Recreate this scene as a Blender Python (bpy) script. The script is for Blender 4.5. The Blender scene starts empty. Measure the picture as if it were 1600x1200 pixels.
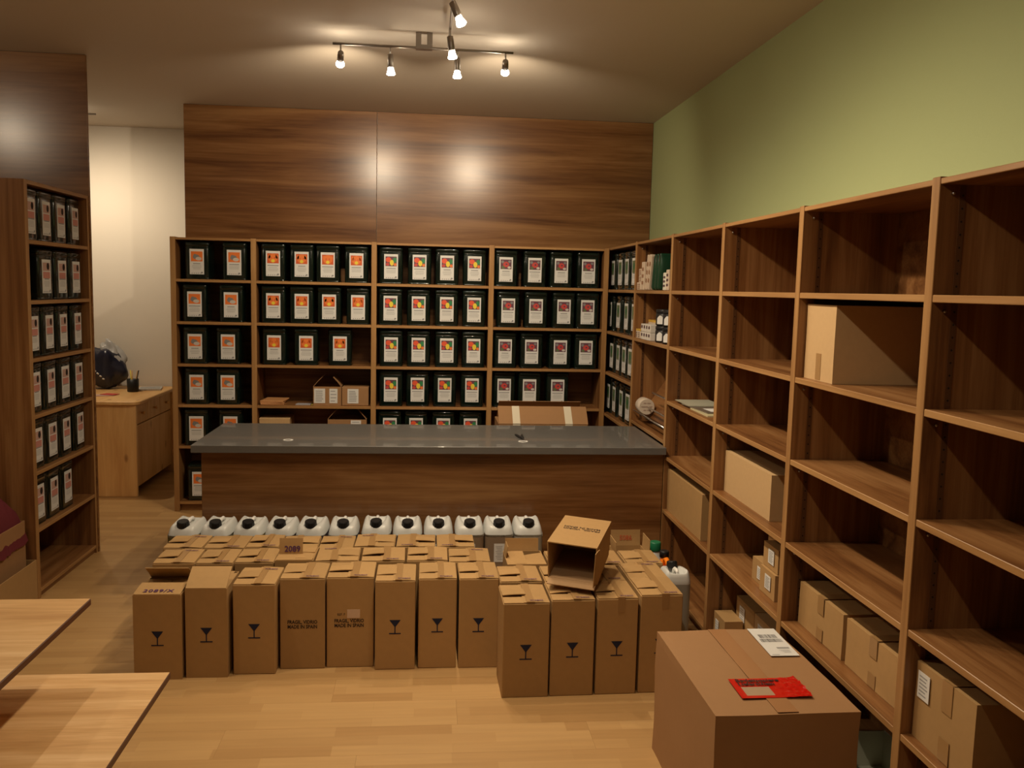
import bpy, bmesh, math, random
from mathutils import Vector, Matrix, noise
random.seed(7)
R = math.radians
scene = bpy.context.scene
C = scene.collection

# ------------------------------------------------------------------ camera
cam_d = bpy.data.cameras.new('camera'); cam = bpy.data.objects.new('camera', cam_d); C.objects.link(cam)
cam_d.sensor_width = 36.0; cam_d.lens = 1379.81 / 1600 * 36.0; cam_d.clip_start = 0.02
cam.matrix_world = Matrix((
    (0.99523548, -0.01253232, -0.09669166, -1.25539),
    (-0.09476233, 0.10904118, -0.98951004, -6.10408),
    (0.02294423, 0.99395823, 0.10733406, 1.56844),
    (0, 0, 0, 1)))
scene.camera = cam
# ------------------------------------------------------------------ world, exposure
w = bpy.data.worlds.new('world'); scene.world = w; w.use_nodes = True
w.node_tree.nodes['Background'].inputs[0].default_value = (1.0, 0.75, 0.5, 1)
w.node_tree.nodes['Background'].inputs[1].default_value = 0.004
vs = scene.view_settings
vs.view_transform = 'Standard'; vs.look = 'None'; vs.gamma = 1.0; vs.use_curve_mapping = False
vs.exposure = -0.12
LAMP_COL = (1.0, 0.81, 0.575)
SPOT_W = 32.0

# ------------------------------------------------------------------ materials
MATS = {}
def nmat(name):
    m = bpy.data.materials.new(name); m.use_nodes = True
    return m, m.node_tree, m.node_tree.nodes['Principled BSDF']
def plain(name, col, rough=0.5, spec=0.5, metal=0.0, emit=0.0, trans=0.0, var=0.0, coat=0.0, bump=0.0, bscale=60):
    if name in MATS: return MATS[name]
    m, nt, b = nmat(name)
    b.inputs['Base Color'].default_value = (*col, 1); b.inputs['Roughness'].default_value = rough
    b.inputs['Specular IOR Level'].default_value = spec; b.inputs['Metallic'].default_value = metal
    b.inputs['Coat Weight'].default_value = coat
    if trans: b.inputs['Transmission Weight'].default_value = trans
    if emit:
        b.inputs['Emission Color'].default_value = (1, 0.93, 0.8, 1); b.inputs['Emission Strength'].default_value = emit
    if var or bump:
        tc = nt.nodes.new('ShaderNodeTexCoord'); no = nt.nodes.new('ShaderNodeTexNoise')
        no.inputs['Scale'].default_value = bscale; no.inputs['Detail'].default_value = 5
        nt.links.new(tc.outputs['Object'], no.inputs['Vector'])
        if var:
            oi = nt.nodes.new('ShaderNodeObjectInfo')
            ad = nt.nodes.new('ShaderNodeMath'); ad.operation = 'ADD'
            nt.links.new(no.outputs['Fac'], ad.inputs[0]); nt.links.new(oi.outputs['Random'], ad.inputs[1])
            mr = nt.nodes.new('ShaderNodeMapRange'); mr.inputs[1].default_value = 0.3; mr.inputs[2].default_value = 1.7
            mr.inputs[3].default_value = 1 - var; mr.inputs[4].default_value = 1 + var
            nt.links.new(ad.outputs[0], mr.inputs[0])
            mx = nt.nodes.new('ShaderNodeVectorMath'); mx.operation = 'SCALE'; mx.inputs[0].default_value = col
            nt.links.new(mr.outputs[0], mx.inputs['Scale']); nt.links.new(mx.outputs[0], b.inputs['Base Color'])
        if bump:
            bp = nt.nodes.new('ShaderNodeBump'); bp.inputs['Strength'].default_value = bump; bp.inputs['Distance'].default_value = 0.002
            nt.links.new(no.outputs['Fac'], bp.inputs['Height']); nt.links.new(bp.outputs[0], b.inputs['Normal'])
    MATS[name] = m; return m

def wood(name, axis, cols, rough=0.36, along=0.8, across=14.0, knots=False, spec=0.45, strength=1.0):
    if name in MATS: return MATS[name]
    m, nt, b = nmat(name); N = nt.nodes; L = nt.links
    tc = N.new('ShaderNodeTexCoord'); oi = N.new('ShaderNodeObjectInfo')
    sc = N.new('ShaderNodeVectorMath'); sc.operation = 'SCALE'; sc.inputs[0].default_value = (37.0, 53.0, 71.0)
    L.new(oi.outputs['Random'], sc.inputs['Scale'])
    ad = N.new('ShaderNodeVectorMath'); ad.operation = 'ADD'
    L.new(tc.outputs['Object'], ad.inputs[0]); L.new(sc.outputs[0], ad.inputs[1])
    def nz(al, ac, detail, dist):
        mp = N.new('ShaderNodeMapping'); s = [ac, ac, ac]; s['xyz'.index(axis)] = al
        mp.inputs['Scale'].default_value = s; L.new(ad.outputs[0], mp.inputs['Vector'])
        no = N.new('ShaderNodeTexNoise'); no.inputs['Scale'].default_value = 1; no.inputs['Detail'].default_value = detail
        no.inputs['Distortion'].default_value = dist; no.inputs['Roughness'].default_value = 0.6
        L.new(mp.outputs[0], no.inputs['Vector']); return no
    a = nz(along, across, 5, 0.5); f = nz(along * 3, across * 7, 3, 0.2)
    mix = N.new('ShaderNodeMath'); mix.operation = 'MULTIPLY_ADD'; mix.inputs[1].default_value = 0.3
    L.new(f.outputs['Fac'], mix.inputs[0]); L.new(a.outputs['Fac'], mix.inputs[2])
    cr = N.new('ShaderNodeValToRGB'); el = cr.color_ramp.elements
    el[0].position = 0.45; el[0].color = (*cols[0], 1); el[1].position = 0.82; el[1].color = (*cols[2], 1)
    e = el.new(0.64); e.color = (*cols[1], 1)
    L.new(mix.outputs[0], cr.inputs['Fac'])
    out = cr.outputs['Color']
    if knots:
        vo = N.new('ShaderNodeTexVoronoi'); vo.inputs['Scale'].default_value = 1.0
        mp = N.new('ShaderNodeMapping'); s = [7, 7, 7]; s['xyz'.index(axis)] = 3.5; mp.inputs['Scale'].default_value = s
        L.new(ad.outputs[0], mp.inputs['Vector']); L.new(mp.outputs[0], vo.inputs['Vector'])
        mr = N.new('ShaderNodeMapRange'); mr.inputs[1].default_value = 0.06; mr.inputs[2].default_value = 0.14
        mr.inputs[3].default_value = 0.75; mr.inputs[4].default_value = 0.0; L.new(vo.outputs['Distance'], mr.inputs[0])
        mx = N.new('ShaderNodeMix'); mx.data_type = 'RGBA'; mx.inputs['B'].default_value = (cols[0][0]*.45, cols[0][1]*.35, cols[0][2]*.3, 1)
        L.new(mr.outputs[0], mx.inputs['Factor']); L.new(out, mx.inputs['A']); out = mx.outputs['Result']
    L.new(out, b.inputs['Base Color'])
    b.inputs['Roughness'].default_value = rough; b.inputs['Specular IOR Level'].default_value = spec
    MATS[name] = m; return m

WAL = ((0.112, 0.042, 0.013), (0.225, 0.098, 0.032), (0.33, 0.165, 0.062))
PIN = ((0.62, 0.33, 0.115), (0.72, 0.42, 0.16), (0.80, 0.51, 0.22))
TAB = ((0.50, 0.27, 0.10), (0.66, 0.40, 0.17), (0.78, 0.52, 0.26))
wx, wy, wz = wood('walnut_x', 'x', WAL), wood('walnut_y', 'y', WAL), wood('walnut_z', 'z', WAL)
EDG = ((0.27, 0.135, 0.048), (0.36, 0.19, 0.07), (0.44, 0.25, 0.10))
ex, ey, ez = wood('edge_x', 'x', EDG), wood('edge_y', 'y', EDG), wood('edge_z', 'z', EDG)
wpanel = wood('walnut_panel', 'x', tuple(tuple(c*.85 for c in q) for q in WAL), rough=0.26, along=0.7, across=9, spec=0.5)
pine = wood('knotty_pine', 'z', PIN, rough=0.45, along=1.2, across=9, knots=True)
pine_x = wood('knotty_pine_top', 'y', PIN, rough=0.45, along=1.2, across=9, knots=True)
tabe = plain('table_edge', (0.10, 0.035, 0.016), 0.5)
tabw = wood('table_beech', 'x', TAB, rough=0.42, along=1.5, across=16)
card = plain('cardboard', (0.42, 0.255, 0.105), 0.75, 0.25, var=0.10, bump=0.12, bscale=40)
card_in = plain('cardboard_inside', (0.40, 0.25, 0.13), 0.85, 0.15, var=0.08)
card_lt = plain('cardboard_pale', (0.54, 0.36, 0.18), 0.75, 0.25, var=0.08)
card_br = plain('cardboard_brown', (0.34, 0.185, 0.082), 0.7, 0.3, var=0.06, bump=0.1, bscale=30)
tape = plain('brown_tape', (0.36, 0.21, 0.084), 0.38, 0.5)
tape_w = plain('printed_tape', (0.68, 0.62, 0.48), 0.4, 0.4)
ink_b = plain('blue_ink', (0.02, 0.022, 0.05), 0.7, 0.2)
ink_p = plain('purple_ink', (0.10, 0.04, 0.11), 0.8, 0.2)
ink_k = plain('black_ink', (0.03, 0.02, 0.018), 0.7, 0.2)
ink_r = plain('red_ink', (0.55, 0.12, 0.05), 0.7, 0.2)
paper = plain('white_paper', (0.70, 0.70, 0.68), 0.6, 0.3)
greyink = plain('grey_print', (0.32, 0.32, 0.32), 0.7, 0.2)
tin_m = plain('tin_green', (0.004, 0.010, 0.007), 0.17, 0.5, coat=0.5)
p_or = plain('print_orange', (0.80, 0.20, 0.035), 0.5); p_yel = plain('print_yellow', (0.80, 0.62, 0.05), 0.5)
p_red = plain('print_red', (0.55, 0.06, 0.05), 0.5); p_grn = plain('print_green', (0.04, 0.14, 0.06), 0.5)
p_pur = plain('print_plum', (0.13, 0.045, 0.07), 0.5); p_gry = plain('print_grey', (0.22, 0.22, 0.22), 0.5)
p_dkor = plain('print_dark_orange', (0.62, 0.10, 0.02), 0.5); p_olive = plain('print_olive', (0.12, 0.16, 0.07), 0.5)
p_pink = plain('print_rose', (0.52, 0.33, 0.28), 0.5)
worktop = plain('worktop_grey', (0.14, 0.136, 0.128), 0.42, 0.5, var=0.16, bscale=160, coat=0.35)
steel = plain('brushed_steel', (0.55, 0.52, 0.48), 0.3, 0.5, metal=1.0)
steel_d = plain('satin_nickel', (0.30, 0.26, 0.22), 0.4, 0.5, metal=1.0)
alu = plain('aluminium_rod', (0.75, 0.73, 0.70), 0.28, 0.5, metal=1.0)
bulb_m = plain('lit_bulb', (1, 1, 1), 0.3, emit=28.0)
hdpe = plain('milky_plastic', (0.62, 0.63, 0.61), 0.34, 0.5)
black_pl = plain('black_plastic', (0.012, 0.012, 0.013), 0.45, 0.4)
white_pl = plain('white_plastic', (0.86, 0.85, 0.82), 0.35, 0.5)
green_pl = plain('green_plastic', (0.01, 0.16, 0.07), 0.4); orange_pl = plain('orange_plastic', (0.95, 0.24, 0.01), 0.4)
LIQ = {k: plain('plastic_with_' + k, c, 0.34) for k, c in dict(olive=(0.10, 0.085, 0.03), clear=(0.30, 0.29, 0.25), yellow=(0.40, 0.31, 0.05), violet=(0.10, 0.085, 0.10), brown=(0.25, 0.18, 0.12)).items()}
hole_m = plain('drill_hole', (0.015, 0.008, 0.004), 0.9)

def wall_mat(name, col, sc=9.0, bump=0.15, rough=0.85):
    return plain(name, col, rough, 0.2, var=0.02, bump=bump, bscale=sc * 20)
white_w = wall_mat('white_plaster', (0.80, 0.745, 0.655))
green_w = wall_mat('green_paint', (0.47, 0.545, 0.275), rough=0.7)
ceil_w = wall_mat('ceiling_paint', (0.62, 0.55, 0.46), bump=0.05)

def floor_mat():
    m, nt, b = nmat('laminate_floor'); N = nt.nodes; L = nt.links
    tc = N.new('ShaderNodeTexCoord'); oi = N.new('ShaderNodeObjectInfo')
    sc = N.new('ShaderNodeVectorMath'); sc.operation = 'SCALE'; sc.inputs[0].default_value = (13.7, 0, 0)
    L.new(oi.outputs['Random'], sc.inputs['Scale'])
    ad = N.new('ShaderNodeVectorMath'); ad.operation = 'ADD'
    L.new(tc.outputs['Object'], ad.inputs[0]); L.new(sc.outputs[0], ad.inputs[1])
    br = N.new('ShaderNodeTexBrick'); br.offset = 0.37; br.squash = 1.0
    br.inputs['Color1'].default_value = (0.38, 0.212, 0.078, 1); br.inputs['Color2'].default_value = (0.50, 0.305, 0.125, 1)
    br.inputs['Mortar'].default_value = (0.44, 0.26, 0.10, 1); br.inputs['Scale'].default_value = 1.0
    br.inputs['Mortar Size'].default_value = 0.0006; br.inputs['Bias'].default_value = 0.25
    br.inputs['Brick Width'].default_value = 0.41; br.inputs['Row Height'].default_value = 0.065
    L.new(ad.outputs[0], br.inputs['Vector'])
    mp = N.new('ShaderNodeMapping'); mp.inputs['Scale'].default_value = (3, 45, 1); L.new(ad.outputs[0], mp.inputs['Vector'])
    no = N.new('ShaderNodeTexNoise'); no.inputs['Scale'].default_value = 1; no.inputs['Detail'].default_value = 4
    L.new(mp.outputs[0], no.inputs['Vector'])
    mr = N.new('ShaderNodeMapRange'); mr.inputs[3].default_value = 0.86; mr.inputs[4].default_value = 1.12; L.new(no.outputs['Fac'], mr.inputs[0])
    mx = N.new('ShaderNodeVectorMath'); mx.operation = 'SCALE'; L.new(br.outputs['Color'], mx.inputs[0]); L.new(mr.outputs[0], mx.inputs['Scale'])
    L.new(mx.outputs[0], b.inputs['Base Color']); b.inputs['Roughness'].default_value = 0.42; b.inputs['Specular IOR Level'].default_value = 0.4
    return m
floor_m = floor_mat()

# ------------------------------------------------------------------ mesh helpers
class MB:
    def __init__(s): s.v = []; s.f = []; s.m = []; s.mats = []; s.sm = []
    def mi(s, mat):
        if mat not in s.mats: s.mats.append(mat)
        return s.mats.index(mat)
    def face(s, pts, mat, smooth=False):
        i = len(s.v); s.v += [tuple(p) for p in pts]; s.f.append(tuple(range(i, i + len(pts)))); s.m.append(s.mi(mat)); s.sm.append(smooth)
    def box(s, x0, x1, y0, y1, z0, z1, mat):
        i = len(s.v)
        s.v += [(x0,y0,z0),(x1,y0,z0),(x1,y1,z0),(x0,y1,z0),(x0,y0,z1),(x1,y0,z1),(x1,y1,z1),(x0,y1,z1)]
        for q in ((0,3,2,1),(4,5,6,7),(0,1,5,4),(1,2,6,5),(2,3,7,6),(3,0,4,7)):
            s.f.append(tuple(i + k for k in q)); s.m.append(s.mi(mat)); s.sm.append(False)
    def rings(s, rings, mat, cap0=True, cap1=True, smooth=True):
        i = len(s.v); n = len(rings[0])
        for r in rings: s.v += [tuple(p) for p in r]
        k = s.mi(mat)
        for a in range(len(rings) - 1):
            for b in range(n):
                c = (b + 1) % n
                s.f.append((i + a*n + b, i + a*n + c, i + (a+1)*n + c, i + (a+1)*n + b)); s.m.append(k); s.sm.append(smooth)
        if cap0: s.f.append(tuple(i + b for b in reversed(range(n)))); s.m.append(k); s.sm.append(False)
        if cap1: s.f.append(tuple(i + (len(rings)-1)*n + b for b in range(n))); s.m.append(k); s.sm.append(False)
    def lathe(s, prof, mat, n=20, ax='z', o=(0,0,0), smooth=True, cap0=True, cap1=True):
        rs = []
        for r, h in prof:
            ring = []
            for k in range(n):
                t = 2*math.pi*k/n; a, b = r*math.cos(t), r*math.sin(t)
                p = {'z': (a, b, h), 'y': (a, h, -b), 'x': (h, a, b)}[ax]
                ring.append((p[0]+o[0], p[1]+o[1], p[2]+o[2]))
            rs.append(ring)
        s.rings(rs, mat, cap0, cap1, smooth)
    def tube(s, pts, r, mat, n=8):
        pts = [Vector(p) for p in pts]; rs = []
        for i, p in enumerate(pts):
            d = (pts[min(i+1, len(pts)-1)] - pts[max(i-1, 0)]).normalized()
            u = d.cross(Vector((0,0,1)) if abs(d.z) < 0.9 else Vector((1,0,0))).normalized(); v = d.cross(u)
            rr = r[i] if isinstance(r, (list, tuple)) else r
            rs.append([p + u*rr*math.cos(2*math.pi*k/n) + v*rr*math.sin(2*math.pi*k/n) for k in range(n)])
        # outward normals
        s.rings([list(reversed(q)) for q in rs], mat)
    def disc(s, cx, cz, rx, rz, y, mat, n=12):
        s.face([(cx + rx*math.cos(2*math.pi*k/n), y, cz + rz*math.sin(2*math.pi*k/n)) for k in range(n)], mat)
    def rect(s, x0, x1, z0, z1, y, mat): s.face([(x0,y,z0),(x1,y,z0),(x1,y,z1),(x0,y,z1)], mat)
    def mesh(s, name):
        me = bpy.data.meshes.new(name); me.from_pydata(s.v, [], s.f); me.update()
        for m in s.mats: me.materials.append(m)
        for p, k, q in zip(me.polygons, s.m, s.sm): p.material_index = k; p.use_smooth = q
        return me
def sup(a, b, n, k=28, e=4.0):
    out = []
    for i in range(k):
        t = 2*math.pi*i/k; c, d = math.cos(t), math.sin(t)
        out.append((a*math.copysign(abs(c)**(2/e), c), b*math.copysign(abs(d)**(2/e), d)))
    return out
def link(o, parent=None, loc=(0,0,0), rot=(0,0,0)):
    C.objects.link(o); o.location = loc; o.rotation_euler = rot
    if parent is not None: o.parent = parent
    return o
def obj(name, me, parent=None, loc=(0,0,0), rot=(0,0,0)):
    return link(bpy.data.objects.new(name, me), parent, loc, rot)
def empty(name, loc=(0,0,0), rot=(0,0,0)):
    o = bpy.data.objects.new(name, None); o.empty_display_size = 0.05
    return link(o, None, loc, rot)
def tag(o, label, cat, group=None):
    o['label'] = label; o['category'] = cat
    if group: o['group'] = group
    return o
def struct(o): o['kind'] = 'structure'; return o
CACHE = {}
def bbox_mesh(sx, sy, sz, mat, bev=0.0015, edge=None):
    key = (round(sx,4), round(sy,4), round(sz,4), mat.name, bev, edge)
    if key in CACHE: return CACHE[key]
    bm = bmesh.new(); bmesh.ops.create_cube(bm, size=1.0)
    bmesh.ops.scale(bm, vec=(sx, sy, sz), verts=bm.verts)
    if bev: bmesh.ops.bevel(bm, geom=bm.edges[:], offset=min(bev, sx*.3, sy*.3, sz*.3), segments=1, affect='EDGES')
    me = bpy.data.meshes.new('board'); bm.to_mesh(me); bm.free(); me.materials.append(mat); CACHE[key] = me
    if edge:      # lighter edge banding on the front edge
        me.materials.append(edge[1]); ev = Vector(edge[0])
        for p in me.polygons:
            if p.normal.dot(ev) > 0.6: p.material_index = 1
    return me
def board(name, x0, x1, y0, y1, z0, z1, mat, parent=None, bev=0.0015, edge=None):
    return obj(name, bbox_mesh(x1-x0, y1-y0, z1-z0, mat, bev, edge), parent, ((x0+x1)/2, (y0+y1)/2, (z0+z1)/2))
def text_mesh(s, size, mat, xs=1.0, align='CENTER', bold=0.0, spacing=1.0):
    key = ('T', s, size, mat.name, xs, align, bold)
    if key in CACHE: return CACHE[key]
    cu = bpy.data.curves.new('txt', 'FONT'); cu.body = s; cu.size = size; cu.align_x = align; cu.offset = bold; cu.resolution_u = 2
    cu.space_line = 0.95; cu.space_character = spacing
    t = bpy.data.objects.new('txt', cu); C.objects.link(t)
    me = bpy.data.meshes.new_from_object(t.evaluated_get(bpy.context.evaluated_depsgraph_get()))
    bpy.data.objects.remove(t); bpy.data.curves.remove(cu)
    for v in me.vertices: v.co.x *= xs
    me.materials.clear(); me.materials.append(mat); CACHE[key] = me
    return me
def explode(e, name, cat, labels, group=None):
    # the pieces of a pile become things of their own
    mw = Matrix.LocRotScale(e.location, e.rotation_euler, e.scale)
    for ch, lb in zip([o for o in C.objects if o.parent == e], labels):
        m_ = mw @ Matrix.LocRotScale(ch.location, ch.rotation_euler, ch.scale)
        ch.parent = None; ch.name = name; ch.location, ch.rotation_euler = m_.to_translation(), m_.to_euler(); tag(ch, lb, cat, group)
    bpy.data.objects.remove(e)
ORD = ['first', 'second', 'third', 'fourth', 'fifth', 'sixth', 'seventh', 'eighth', 'ninth', 'tenth', 'eleventh', 'twelfth']

# ------------------------------------------------------------------ room shell
CEIL = 2.785; XW = 0.365; YB = 0.36
T = 0.035
fl = struct(board('floor', -6.0, XW + 0.15, -8.0, 1.6, -0.12, -0.012, plain('floor_base', (0.30, 0.18, 0.08), 0.7)))
PW, PL = 0.195, 1.285
pm = MB(); pm.box(-PL/2+.0002, PL/2-.0002, 0.0002, PW-.0002, -0.012, 0.0, floor_m); plank = pm.mesh('plank')
n_pl = 0
for r in range(46):
    y = 1.42 - (r + 1) * PW
    if y < -4.9: break
    x = -4.4 + (r * 0.47) % PL
    left = -4.3 if y > -1.0 else -3.6
    while x - PL/2 < 0.36:
        if x + PL/2 > left:
            obj('plank', plank, fl, (x - fl.location.x, y - fl.location.y, -fl.location.z)); n_pl += 1
        x += PL
struct(board('ceiling', -6.0, XW + 0.15, -8.0, 1.6, CEIL, CEIL + 0.1, ceil_w, bev=0))
struct(board('wall_right', XW, XW + 0.15, -8.0, 1.6, -0.012, CEIL, green_w, bev=0))
struct(board('wall_back', -6.0, XW, 1.42, 1.6, -0.012, CEIL, white_w, bev=0))
struct(board('wall_left', -6.15, -6.0, -8.0, 1.6, -0.012, CEIL, white_w, bev=0))
struct(board('wall_behind_camera', -6.0, XW, -8.15, -8.0, -0.012, CEIL, white_w, bev=0))
pb = struct(board('wall_partition', -2.945, XW, YB + 0.002, YB + 0.10, -0.012, CEIL, white_w, bev=0))
# wood cladding over the back shelves: two boards with a joint
cl = empty('wall_cladding', (-1.3, YB, 1.85))
tag(cl, 'dark walnut cladding boards above the back shelves, up to the ceiling', 'wall panel')
for a, b in ((-2.945, -1.624), (-1.621, XW - 0.003)):
    board('panel', a + 1.3, b + 1.3, -0.02, 0.0, -1.85, CEIL - 1.85 - 0.002, wpanel, cl, bev=0.001)
# left partition with cladding
LX, LY0, LY1 = -3.133, -1.718, -0.925
struct(board('wall_side_partition', -6.0, -3.19, LY1 + 0.022, LY1 + 0.12, -0.012, CEIL, white_w, bev=0))
cl2 = empty('wall_cladding', (-3.6, LY1, 0))
tag(cl2, 'dark walnut cladding board behind the left shelving, reaching the ceiling', 'wall panel')
board('panel', -4.9 + 3.6, -3.128 + 3.6, 0.0, 0.02, 0.0, CEIL - 0.002, wpanel, cl2, bev=0.001)

# ------------------------------------------------------------------ shelving
def hole_strip(h, pitch=0.032):
    key = ('strip', round(h, 3))
    if key in CACHE: return CACHE[key]
    m = MB(); m.box(-0.008, 0.008, -0.0012, 0, -h/2, h/2, plain('strip_brown', (0.10, 0.042, 0.015), 0.4))
    z = -h/2 + 0.02
    while z < h/2 - 0.01:
        m.disc(0, z, 0.0028, 0.0028, -0.0014, hole_m, 8); z += pitch
    # drawn facing -Y
    CACHE[key] = m.mesh('hole_strip'); return CACHE[key]
SH = 0.019
def peg():
    if 'peg' not in CACHE:
        m = MB(); m.lathe([(0.004, 0), (0.004, -0.006), (0.002, -0.008)], steel, 8, 'y'); CACHE['peg'] = m.mesh('peg')
    return CACHE['peg']
# back run, front plane y=0
BZ = [1.861, 1.583, 1.2998, 1.0151, 0.7376, 0.4553, 0.0702]
BU = [-0.0175 - 2.4 - 0.5234, -0.0175 - 2.4, -0.0175 - 1.6, -0.0175 - 0.8, -0.0175]
bk = empty('shelving_unit', (-1.5, 0.0, 0))
tag(bk, 'walnut wall shelving across the back wall, filled with dark tins', 'shelving', 'walnut shelving')
D = 0.335
for i, u in enumerate(BU):
    board('upright', u - T/2 + 1.5, u + T/2 + 1.5, 0, D, 0, BZ[0], wz, bk, edge=((0, -1, 0), ez))
for i in range(4):
    a, b = BU[i] + T/2 + 1.5, BU[i+1] - T/2 + 1.5
    for j, z in enumerate(BZ):
        board('shelf' if j else 'top_board', a, b, 0.002, D - 0.01, z - SH, z - (0.004 if j == 0 else 0), wx, bk, edge=((0, -1, 0), ex))
    board('plinth', a, b, 0.03, 0.05, 0, BZ[6] - SH, wx, bk)
    board('back_panel', a, b, D - 0.008, D, 0, BZ[0] - 0.004, wx, bk, bev=0)
# right run, front plane x=0
RZ = [1.868, 1.577, 1.289, 1.003, 0.710, 0.424, 0.07]
RW = 0.7954
RU = [0.24 - T/2] + [-k * RW for k in range(1, 8)]
rt = empty('shelving_unit', (0.0, -2.7, 0))
tag(rt, 'long walnut shelving along the green wall, mostly empty', 'shelving', 'walnut shelving')
for i, u in enumerate(RU):
    board('upright', 0, D + 0.015, u - T/2 + 2.7, u + T/2 + 2.7, 0, RZ[0], wz, rt, edge=((-1, 0, 0), ez))
for i in range(7):
    a, b = RU[i+1] + T/2 + 2.7, RU[i] - T/2 + 2.7
    lv = list(RZ)
    if i == 1: lv = [RZ[0], RZ[1], RZ[2], 0.785, 0.424, 0.07]
    for j, z in enumerate(lv):
        board('shelf' if j else 'top_board', 0.002, D, a, b, z - SH, z - (0.004 if j == 0 else 0), wy, rt, edge=((-1, 0, 0), ey))
    board('plinth', 0.03, 0.05, a, b, 0, RZ[6] - SH, wy, rt)
    board('back_panel', D + 0.002, D + 0.012, a, b, 0, RZ[0] - 0.004, wx, rt, bev=0)
    if 1 <= i <= 5:
        zs = lv + [0]
        for j in range(len(lv) - 1):
            h = lv[j] - lv[j+1] - SH - 0.004
            obj('hole_strip', hole_strip(h), rt, (0.062, b, lv[j+1] + h/2 + 0.002))
            obj('shelf_pin', peg(), rt, (0.035, b, lv[j] - SH - 0.022))
# left unit, front plane x=LX facing +x
LZ = [2.0256, 1.7472, 1.4596, 1.1807, 0.9058, 0.6288, 0.345, 0.046]
lf = empty('shelving_unit', (LX, -1.3, 0))
tag(lf, 'tall narrow walnut shelving at the left edge, tins on six shelves', 'shelving', 'walnut shelving')
LD = 0.36
board('side_panel', -LD, 0, LY0 + 1.3, LY0 + T + 1.3, 0, LZ[0], wz, lf, edge=((1, 0, 0), ez))
board('side_panel', -LD, 0, LY1 - T*.6 + 1.3, LY1 + 1.3, 0, LZ[0], wz, lf, edge=((1, 0, 0), ez))
for j, z in enumerate(LZ):
    board('shelf' if j else 'top_board', -LD + 0.01, -0.002, LY0 + T + 1.3, LY1 - T*.6 + 1.3, z - SH, z, wy, lf, edge=((1, 0, 0), ey))
board('plinth', -0.03, -0.012, LY0 + T + 1.3, LY1 - T*.6 + 1.3, 0, LZ[7] - SH, wy, lf)
board('back_panel', -LD, -LD + 0.009, LY0 + T + 1.3, LY1 - T*.6 + 1.3, 0, LZ[0], wy, lf, bev=0)

# ------------------------------------------------------------------ counter
ct = empty('sales_counter', (-1.2, -1.3, 0))
tag(ct, 'long walnut shop counter with a dark grey stone-look worktop', 'counter')
board('worktop', -2.415 + 1.2, -0.002 + 1.2, -1.655 + 1.3, -0.93 + 1.3, 0.722, 0.76, worktop, ct, bev=0.002)
board('front_panel', -2.375 + 1.2, -0.004 + 1.2, -1.61 + 1.3, -1.588 + 1.3, 0, 0.7215, wpanel, ct)
board('side_panel', -2.375 + 1.2, -2.353 + 1.2, -1.5875 + 1.3, -0.98 + 1.3, 0, 0.7215, wz, ct)
board('side_panel', -0.026 + 1.2, -0.004 + 1.2, -1.5875 + 1.3, -0.98 + 1.3, 0, 0.7215, wz, ct)

m = MB(); m.lathe([(0.026, 0.0003), (0.026, 0.0022), (0.022, 0.0030), (0.018, 0.0012)], white_pl, 28, cap1=False); m.lathe([(0.018, 0.0006), (0.017, 0.0008)], worktop, 28)
for x in (-1.965, -0.738): obj('cable_grommet', m.mesh('cable_grommet'), ct, (x + 1.2, -1.49 + 1.3, 0.76))
# ------------------------------------------------------------------ ceiling lamps
def head_meshes():
    m = MB(); m.lathe([(0.004, 0), (0.004, -0.046)], steel, 8); stem = m.mesh('stem')
    m = MB(); m.lathe([(0.010, 0.028), (0.014, 0.026), (0.0155, 0.0), (0.0155, -0.03), (0.013, -0.034)], steel_d, 18); body = m.mesh('lamp_body')
    m = MB(); m.lathe([(0.013, -0.0345), (0.0145, -0.044), (0.0195, -0.058), (0.0210, -0.065), (0.017, -0.069), (0.006, -0.071)], bulb_m, 18); bulb = m.mesh('bulb')
    return stem, body, bulb
STEM, BODY, BULB = head_meshes()
def lamp_head(rail, loc, aim, watts=1.0, size=170, stem=True):
    """loc: pivot (rail-local); aim: world direction"""
    if stem: obj('stem', STEM, rail, loc)
    d = Vector(aim).normalized(); q = (-d).to_track_quat('Z', 'Y')
    pv = Vector(loc) + Vector((0, 0, -0.048)) + d * 0.016
    b = obj('lamp_body', BODY, rail, pv, q.to_euler()); obj('bulb', BULB, b)
    ld = bpy.data.lights.new('bulb_light', 'SPOT'); ld.energy = SPOT_W * watts; ld.color = LAMP_COL
    ld.spot_size = R(size); ld.spot_blend = 0.9; ld.shadow_soft_size = 0.022
    lo = bpy.data.objects.new('bulb_light', ld); C.objects.link(lo); lo.parent = b; lo.location = (0, 0, -0.082)
    # spill of the dichroic reflector up to the ceiling
    pd = bpy.data.lights.new('bulb_spill', 'POINT'); pd.energy = SPOT_W * 0.014; pd.color = LAMP_COL; pd.shadow_soft_size = 0.01
    po = bpy.data.objects.new('bulb_spill', pd); C.objects.link(po); po.parent = b; po.location = (0, 0.034, -0.05)
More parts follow.
